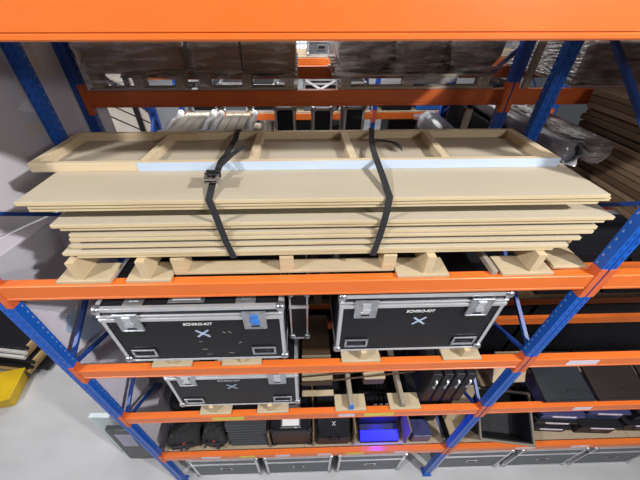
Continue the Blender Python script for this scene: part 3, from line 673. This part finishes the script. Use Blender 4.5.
# stacked edged panels and yellow box on the floor at far left
for k in range(6):
    r = thing('edged_board', ['lowest','second lowest','third lowest','third from top','second from top','topmost'][k]+' black panel with oak edging in the floor stack at far left', 'panel', (-4.86+.05*k-(.16 if k > 2 else 0), 3.32+.03*k, FLOOR+.12+.085*k), R(-8), 'edged panels on the floor')
    q = MB(); q.box(-.8,.58,-.75,.75,0,.06); q.build('panel', BLACK_PL, r, .004)
    q = MB(); q.box(.582,.62,-.75,.75,0,.062); q.build('side_edging', GOLD, r, .003)
    q = MB(); q.box(-.8,.62,-.79,-.752,0,.062); q.build('front_edging', WHITE if k in (3,4) else (GOLD if k == 0 else BLACK_PL), r, .003)
r = thing('wheeled_dolly', 'low black dolly under the floor stack of edged panels', 'dolly', (-4.82,3.32,FLOOR+.001), R(-8))
q = MB(); q.box(-.75,.75,-.7,.7,.075,.115); q.build('platform', BLACK_PL, r, .005)
for sx in (-.6,.6):
    for sy in (-.55,.55):
        q = MB(); q.cyl((sx-.02,sy,.037),(sx+.02,sy,.037), .036); q.build('wheel', BLACK_PL, r, smooth=True)
r = thing('storage_box', 'yellow plastic box with hinged front on the floor at far left', 'box', (-4.66,2.18,FLOOR+.001), R(12))
q = MB(); q.prism([(-.26,0),(.26,0),(.29,.22),(-.29,.22)], 'y', -.22, .22); q.build('bin', YELLOW, r, .02)
q = MB(); q.box(-.32,.32,-.25,.25,.222,.255); q.build('lid', YELLOW, r, .012)
q = MB(); q.tube([(-.10,-.20,.255),(-.08,-.20,.30),(.08,-.20,.30),(.10,-.20,.255)], .015); q.build('handle', YELLOW, r, smooth=True)
one_box('dark_crate', 'black crate left of the yellow box on the floor', 'crate', -5.8, -5.06, 1.9, 2.5, FLOOR+.001, FLOOR+.5, BLACK_PL, bevel=.02)

# ------------------------------------------------------------------ loads on the second rack
def film_mat():
    m = mat('clear_stretch_film', (.75,.72,.70), .18, bump=.8, bscale=16, stretch=(.6,1,1.6), spec=.8)
    nt = m.node_tree; N = nt.nodes; b = N['Principled BSDF']
    tc = N.new('ShaderNodeTexCoord'); mp = N.new('ShaderNodeMapping'); mp.inputs['Rotation'].default_value = (0,.35,0); mp.inputs['Scale'].default_value = (2.2,2,9)
    nz = N.new('ShaderNodeTexNoise'); nz.inputs['Scale'].default_value = 2.4; nz.inputs['Detail'].default_value = 5
    rp = N.new('ShaderNodeMapRange'); rp.inputs[1].default_value = .46; rp.inputs[2].default_value = .74; rp.inputs[3].default_value = .06; rp.inputs[4].default_value = .8
    nt.links.new(tc.outputs['Object'], mp.inputs[0]); nt.links.new(mp.outputs[0], nz.inputs['Vector']); nt.links.new(nz.outputs['Fac'], rp.inputs[0]); nt.links.new(rp.outputs[0], b.inputs['Alpha'])
    return m
FILM = film_mat()
def film_wrap(label, x0, x1, y0, y1, z0, z1):
    q = MB(); n = 24; rows = []
    for k in range(5):
        z_ = z0+(z1-z0)*k/4; ring = []
        for i in range(n):                   # a thin open sleeve round the load, pulled in and out a little
            t = i/n*4; sd = int(t); u = t-sd
            px, py = [(x0+(x1-x0)*u, y0),(x1, y0+(y1-y0)*u),(x1-(x1-x0)*u, y1),(x0, y1-(y1-y0)*u)][sd]
            ring.append(q.bm.verts.new((px, py+random.uniform(-.003,.003)*(1 if 0 < u < 1 else 0), z_-(random.uniform(0,.03) if k == 0 else 0))))
        rows.append(ring)
    for a_, c_ in zip(rows, rows[1:]):
        for i in range(n): q.bm.faces.new((a_[i],a_[(i+1)%n],c_[(i+1)%n],c_[i]))
    return tag(q.build('stretch_film', FILM, None, smooth=True), label, 'film')
film_wrap('clear stretch film round the wide carton and its pallet at left rear', -1.497, -.783, F2+.006, B2-.012, Z2+.034, .4)
film_wrap('clear stretch film round the two cartons on the middle rear pallet', -.742, -.013, F2+.006, B2-.012, Z2+.034, .4)
film_wrap('clear stretch film round the three dark rolls on the rear rack', .255, 1.425, F2+.002, B2-.012, Z2+.050, .4)
pallet('left wooden pallet under a wrapped brown carton on the rear rack', -1.49, -.79, F2+.012, B2-.02, Z2, (-1.43,-1.14,-.85), PINE_GREY, hb=.118)
pallet('wooden pallet under two wrapped cartons near the middle of the rear rack', -.735, -.02, F2+.012, B2-.02, Z2, (-.68,-.38,-.08), PINE_GREY, hb=.118)
PT = Z2+.122
one_box('wrapped_carton', 'wide brown carton in streaky film on the left rear pallet', 'carton', -1.47, -.80, F2+.03, B2-.05, PT, 1.25, CARD_FILM, bevel=.012)  # cartons here run up out of view to block the far aisle light
one_box('wrapped_carton', 'left brown carton of two on the middle rear pallet', 'carton', -.725, -.405, F2+.03, B2-.05, PT, 1.25, CARD_FILM, bevel=.008)
one_box('wrapped_carton', 'right brown carton of two on the middle rear pallet', 'carton', -.395, -.03, F2+.03, B2-.05, PT, 1.25, CARD_FILM, bevel=.008)
lean('corner_board', 'pale yellow corner board left of the rear left post', 'board', -1.6450, 2.22, -.36, .006, .06, .75, 0, 0, PAPER)
one_box('corner_board', 'pale yellow corner board on the edge of the left wrapped carton', 'board', -1.492, -1.474, F2+.012, F2+.04, -.345, 1.2, PAPER, bevel=.002)
pallet('wooden pallet under the dark wrapped rolls on the rear rack', .27, 1.40, F2+.012, B2-.02, Z2, (.33,.78,1.33), PINE_GREY, hb=.092)
for k, (x, zr, rr) in enumerate(((.45,PT+.160,.185),(.83,PT+.160,.185),(1.22,PT+.166,.191))):
    r = thing('wrapped_roll', ['left','middle','right'][k]+' big dark film-wrapped roll on the rear rack pallet', 'roll', (x,F2+.02,zr), group='dark wrapped rolls')
    q = MB(); n = 40
    rings = []; pl_ = [random.uniform(-1,.6) for _ in range(n)]
    for (yy, kr, wv) in ((-.012,.03,.0),(-.005,.30,.004),(.0,.62,.008),(.008,.88,.007),(.03,.975,.005),(.10,1.,.004),(.5,1.,.004),(.95,1.,.004)):
        def sg(v): return math.copysign(abs(v)**.72, v)
        rings.append([q.bm.verts.new((sg(math.cos(2*math.pi*i/n))*(rr*kr+wv*pl_[i]), yy+wv*.6*pl_[i], sg(math.sin(2*math.pi*i/n))*(rr*kr+wv*pl_[i]))) for i in range(n)])
    for a_, c_ in zip(rings, rings[1:]):
        for i in range(n): q.bm.faces.new((a_[i],a_[(i+1)%n],c_[(i+1)%n],c_[i]))
    q.bm.faces.new(rings[0]); q.bm.faces.new(rings[-1])
    q.build('roll_body', DARK_FILM, r, smooth=True)
one_box('wrapped_carton', 'unseen dark film-wrapped load added on the three big rolls to block light', 'carton', .30, 1.42, F2+.10, B2-.10, PT+.372, 1.25, DARK_FILM, bevel=.03)  # hidden load added to keep rear light off the open frame
one_box('foam_block', 'white foam block tucked into the pallet under the dark rolls', 'foam', .86, 1.14, F2+.13, F2+.40, Z2+.018, Z2+.074, FOAM, bevel=.008)
# black filler boxes added low on the rear rack to hide the bright floor
for x0, x1, zt, lb in ((-1.5,-.62,-2.2,'left'),(-.58,.42,-2.1,'middle'),(.46,1.48,-2.2,'right')):
    one_box('dark_carton', '%s black filler box added to darken the lower rear shelf of the main bay' % lb, 'carton', x0, x1, F2+.06, B2-.06, -2.88, zt, BLACK_PL, bevel=.01)
for x0, x1, zt, lb in ((1.62,2.35,-2.3,'left'),(2.9,3.7,-2.2,'middle'),(3.75,5.5,-2.3,'right')):
    one_box('dark_carton', '%s black filler box added to darken the lower rear shelf of the right bay' % lb, 'carton', x0, x1, F2+.06, B2-.06, -2.88, zt, BLACK_PL, bevel=.01)
for x0, x1, lb in ((-1.5,.0,'left'),(.02,1.48,'second'),(1.62,3.0,'third'),(3.05,5.5,'rightmost')):
    one_box('dark_crate', '%s black filler box added to darken the floor under the rear rack' % lb, 'crate', x0, x1, F2+.06, B2-.06, FLOOR+.001, -3.1, BLACK_PL, bevel=.01)
# right bay of the second rack
one_box('dark_carton', 'dark wrapped carton on the rear rack beyond the right post', 'carton', 2.0, 2.62, F2+.03, B2-.05, Z2+.001, 1.2, DARK_FILM, bevel=.03)
one_box('dark_carton', 'dark wrapped carton at the far right of the rear rack', 'carton', 2.65, 3.6, F2+.03, B2-.05, Z2+.001, 1.2, DARK_FILM, bevel=.03)
lean('grey_timber', 'grey timber standing on the rear beam between the two right posts', 'timber', 1.645, F2+.03, Z2+.001, .045, .03, .9, 0, 0, PINE_GREY)
lean('grey_timber', 'grey timber standing behind the frame near its right end', 'timber', 1.29, F2+.03, Z2b+.021, .045, .03, .80, 0, 0, PINE_GREY)
r = thing('hand_tool', 'small blue and white machine on the far beam beside the dark rolls', 'machine', (1.80,B2-.03,Z2+.002))
q = MB(); q.box(-.16,.06,-.06,.06,0,.02); q.build('base', WHITE, r, .004)
q = MB(); q.box(-.10,-.04,-.045,.045,.021,.15); q.build('motor', BLUE_PL, r, .01)
q = MB(); q.box(-.035,.05,-.035,.035,.04,.09); q.build('housing', FRAME_W, r, .01)
# lower level of the second rack: bundles of pale planks, small upright cases, grey rolls
BZ = Z2b+.020
def bundle(label, x0, n, y0, y1, zt, shear):
    w = .075
    r = thing('bag_film', 'torn white plastic wrap '+label, 'plastic wrap', (x0, y0, zt-.10))
    for s, xx in ((0,-.048),(1,n*(w+.008)+.042)):
        q = MB(); q.tube([(xx+shear*t/6.+.008*math.sin(3*t+s), (y1-y0)*t/6., .085+.02*math.sin(2.3*t)) for t in range(7)], .034, 10); q.build('gathered_edge', WHITE_FILM, r, smooth=True)
    q = MB(); q.box(-.03, n*(w+.008)+.0, -.004, (y1-y0)*.9, -.004, -.001); q.build('underside', WHITE_FILM, r)
    for k in range(n):
        o = one_box('pale_plank', '%s pale plank from the left in the bundle %s' % (['first','second','third','fourth'][k], label), 'plank', x0+k*(w+.008), x0+k*(w+.008)+w, y0, y1, zt-.10, zt, PALE_WOOD, group='pale planks '+label)
        o.rotation_euler.z = -math.atan2(shear, y1-y0)
one_box('flat_crate', 'long grey crate carrying the bagged planks on the rear rack', 'crate', -1.40, -.42, F2+.06, B2-.06, BZ, -1.035, PINE_GREY)
bundle('nearest the blue post', -1.20, 3, 2.55, 3.30, -.925, .0)
bundle('right of the first bundle', -.775, 3, 2.55, 3.26, -.925, .0)
for k, x in enumerate((-.155,.21,.52)):
    small_case(['left','middle','right'][k]+' small upright black case with silver corners seen above the open frame', x, 3.0, BZ, .20, .3, -.80-BZ if k != 1 else -.81-BZ, lid=False, handle=False, group='small upright cases')
for k in range(3):
    lean('pale_plank', ['left','middle','right'][k]+' pale narrow plank leaning behind the open frame', 'plank', -.388+.047*k, 2.95, BZ, .034, .02, .52, R(-18), 0, PALE_WOOD, group='narrow leaning planks')
roll('film_wrapped_roll', 'grey film-wrapped roll behind the frame, left of the dark blue post', (1.37,2.62,-1.03), (1.38,3.28,-1.03), .115, ROLL_FILM, False)
one_box('flat_crate', 'grey crate under the film-wrapped roll on the rear rack', 'crate', .95, 1.48, F2+.06, B2-.06, BZ, -1.155, PINE_GREY)
# pinkish crate panels seen at left through the rack
r = thing('crate_wall', 'pinkish crate side with dark slanting battens seen left above the frame', 'crate', (-1.30,B2+.5,FLOOR+.001))
q = MB(); q.box(-1.3,-.58,0,.04,0,H-.55); q.build('panel', PAPER, r)
q = MB()
for k in range(4): q.rbox((-.92,-.008,H-.7-.16*k),(.9,.008,.012), Matrix.Rotation(R(28),3,'Y'))
q.rbox((-.70,-.02,(H-.55)/2),(.045,.03,H-.55)); q.build('batten', BLACK_PL, r)

# ------------------------------------------------------------------ loads on the far rack
small_case('grey flight case on the upper level of the far rack, under the window', .33, F3+.03, -.68, .44, .5, .26, body=GREY_LID, lid=True)
one_box('far_box', 'flat grey box under the cross-taped case on the far rack', 'box', .05, .61, F3+.05, F3+.55, -1.489, -1.291, GREY_LID, bevel=.01)
small_case('black flight case crossed with white tape on the far rack', .33, F3+.03, -1.29, .56, .5, .30, body=BLACK_LAM, cross=True, handle=False)
for k, (x, w_, h_, m, lb) in enumerate(((-1.62,.42,.50,BLACK_LAM,'black case at the left end of the far rack'),(-1.10,.40,.45,GREY_LID,'grey case seen through the left pallet on the far rack'),(-.62,.40,.42,BLACK_LAM,'black case with silver edges under the middle pallet gap'),(-.22,.30,.44,GREY_LID,'grey case left of the cross-taped case'),(.86,.42,.45,BLACK_LAM,'black case right of the cross-taped case, under the rolls'))):
    small_case(lb, x, F3+.03, -1.49, w_, .5, h_, body=m, lid=True)
for k, (x, w_, h_, m, lb) in enumerate(((1.65,.5,.25,BLACK_PL,'dark box right of the far blue post'),(2.25,.5,.34,BLUE_PL,'blue box on the far rack right of the post'),(2.85,.5,.3,BLACK_PL,'dark box farther right on the far rack'),(3.4,.4,.4,BLACK_PL,'dark tall box at the right end of the far rack'))):
    one_box('far_box', lb, 'box', x-w_/2, x+w_/2, F3+.05, F3+.6, -1.49, -1.49+h_, m, bevel=.02)
for k, (x, w_, h_, m, lb) in enumerate(((-1.5,.5,.6,BLACK_PL,'black box low on the far rack behind the left blue post'),(-.95,.4,.55,BLUE_PL,'blue box low on the far rack'),(-.45,.45,.5,FOAM,'white box low on the far rack behind the planks'),(.1,.45,.6,BLACK_PL,'black box low on the far rack behind the small upright cases'),(.8,.5,.55,BLACK_PL,'dark box low on the far rack behind the right small case'),(1.8,.5,.6,BLACK_PL,'dark box low on the far rack behind the strap'),(2.5,.6,.5,CARD,'brown box low on the far rack'),(3.2,.6,.6,BLACK_PL,'dark box low at the right of the far rack'))):
    one_box('far_box', lb, 'box', x-w_/2, x+w_/2, F3+.05, F3+.6, -2.48, -2.48+h_*1.35, m, bevel=.02)

# ------------------------------------------------------------------ lift everything so that the floor is z = 0
for o in bpy.data.objects:
    if o.parent is None: o.location.z += H

# ------------------------------------------------------------------ lights, world, camera
def area(name, loc, size, power, target, col=(1,.985,.965), sy=None):
    l = bpy.data.lights.new(name, 'AREA'); l.shape = 'RECTANGLE'; l.size = size; l.size_y = sy or size; l.energy = power; l.color = col
    o = bpy.data.objects.new(name, l); C.objects.link(o); o.location = (loc[0],loc[1],loc[2]+H)
    o.rotation_euler = (Vector(target)-Vector(loc)).to_track_quat('-Z','Y').to_euler()
    return o
area('aisle_or_fill_lamp', (.1,-1.4,2.4), .3, 22, (0,1.2,-.9), sy=.15)
area('aisle_or_fill_lamp', (4.0,-1.5,2.4), .28, 385, (-.4,1.2,-1.2), sy=.14)
area('aisle_or_fill_lamp', (-4.0,-1.4,2.4), .28, 235, (0,1.2,-1.2), sy=.14)
area('aisle_or_fill_lamp', (-4.6,.6,3.2), .6, 120, (-4.0,2,-4.7))  # added to brighten the floor at far left
area('aisle_or_fill_lamp', (2.6,-2.4,.9), .5, 55, (-1.6,1.3,-2.2), sy=.3)  # low fill added to lift the lower left sheet
area('far_aisle_fill', (0,4.5,1.7), 3.4, 200, (0,4.3,-2), sy=.5)  # fill added to brighten the gap between the second and third racks
area('far_aisle_fill', (-4.5,4.3,2.6), 1.2, 60, (-4.5,3.5,-4))  # another unseen fill, brightening the left of the far aisle
area('hall_fill', (0,10,3.5), 4.0, 450, (0,11,-3))  # broad fill added to brighten the background
pl = bpy.data.lights.new('blue_glow', 'POINT'); pl.energy = 10; pl.color = (.0,.0,1); pl.shadow_soft_size = .05
o = bpy.data.objects.new('blue_glow', pl); C.objects.link(o); o.location = (.80,1.09,D4+.22+H)
w = bpy.data.worlds.new('hall'); w.use_nodes = True; bpy.context.scene.world = w
w.node_tree.nodes['Background'].inputs[0].default_value = (.80,.85,.95,1); w.node_tree.nodes['Background'].inputs[1].default_value = .075

cam = bpy.data.cameras.new('camera'); co = bpy.data.objects.new('camera', cam); C.objects.link(co)
cam.sensor_fit = 'HORIZONTAL'; cam.sensor_width = 36; cam.lens = 297/640*36; cam.shift_x = 11/640
cam.clip_start = .05; cam.clip_end = 100
co.location = (0,0,H); co.rotation_euler = (R(51), 0, R(-1.5))
sc = bpy.context.scene; sc.camera = co
sc.view_settings.view_transform = 'Standard'; sc.view_settings.look = 'None'; sc.view_settings.exposure = -0.12
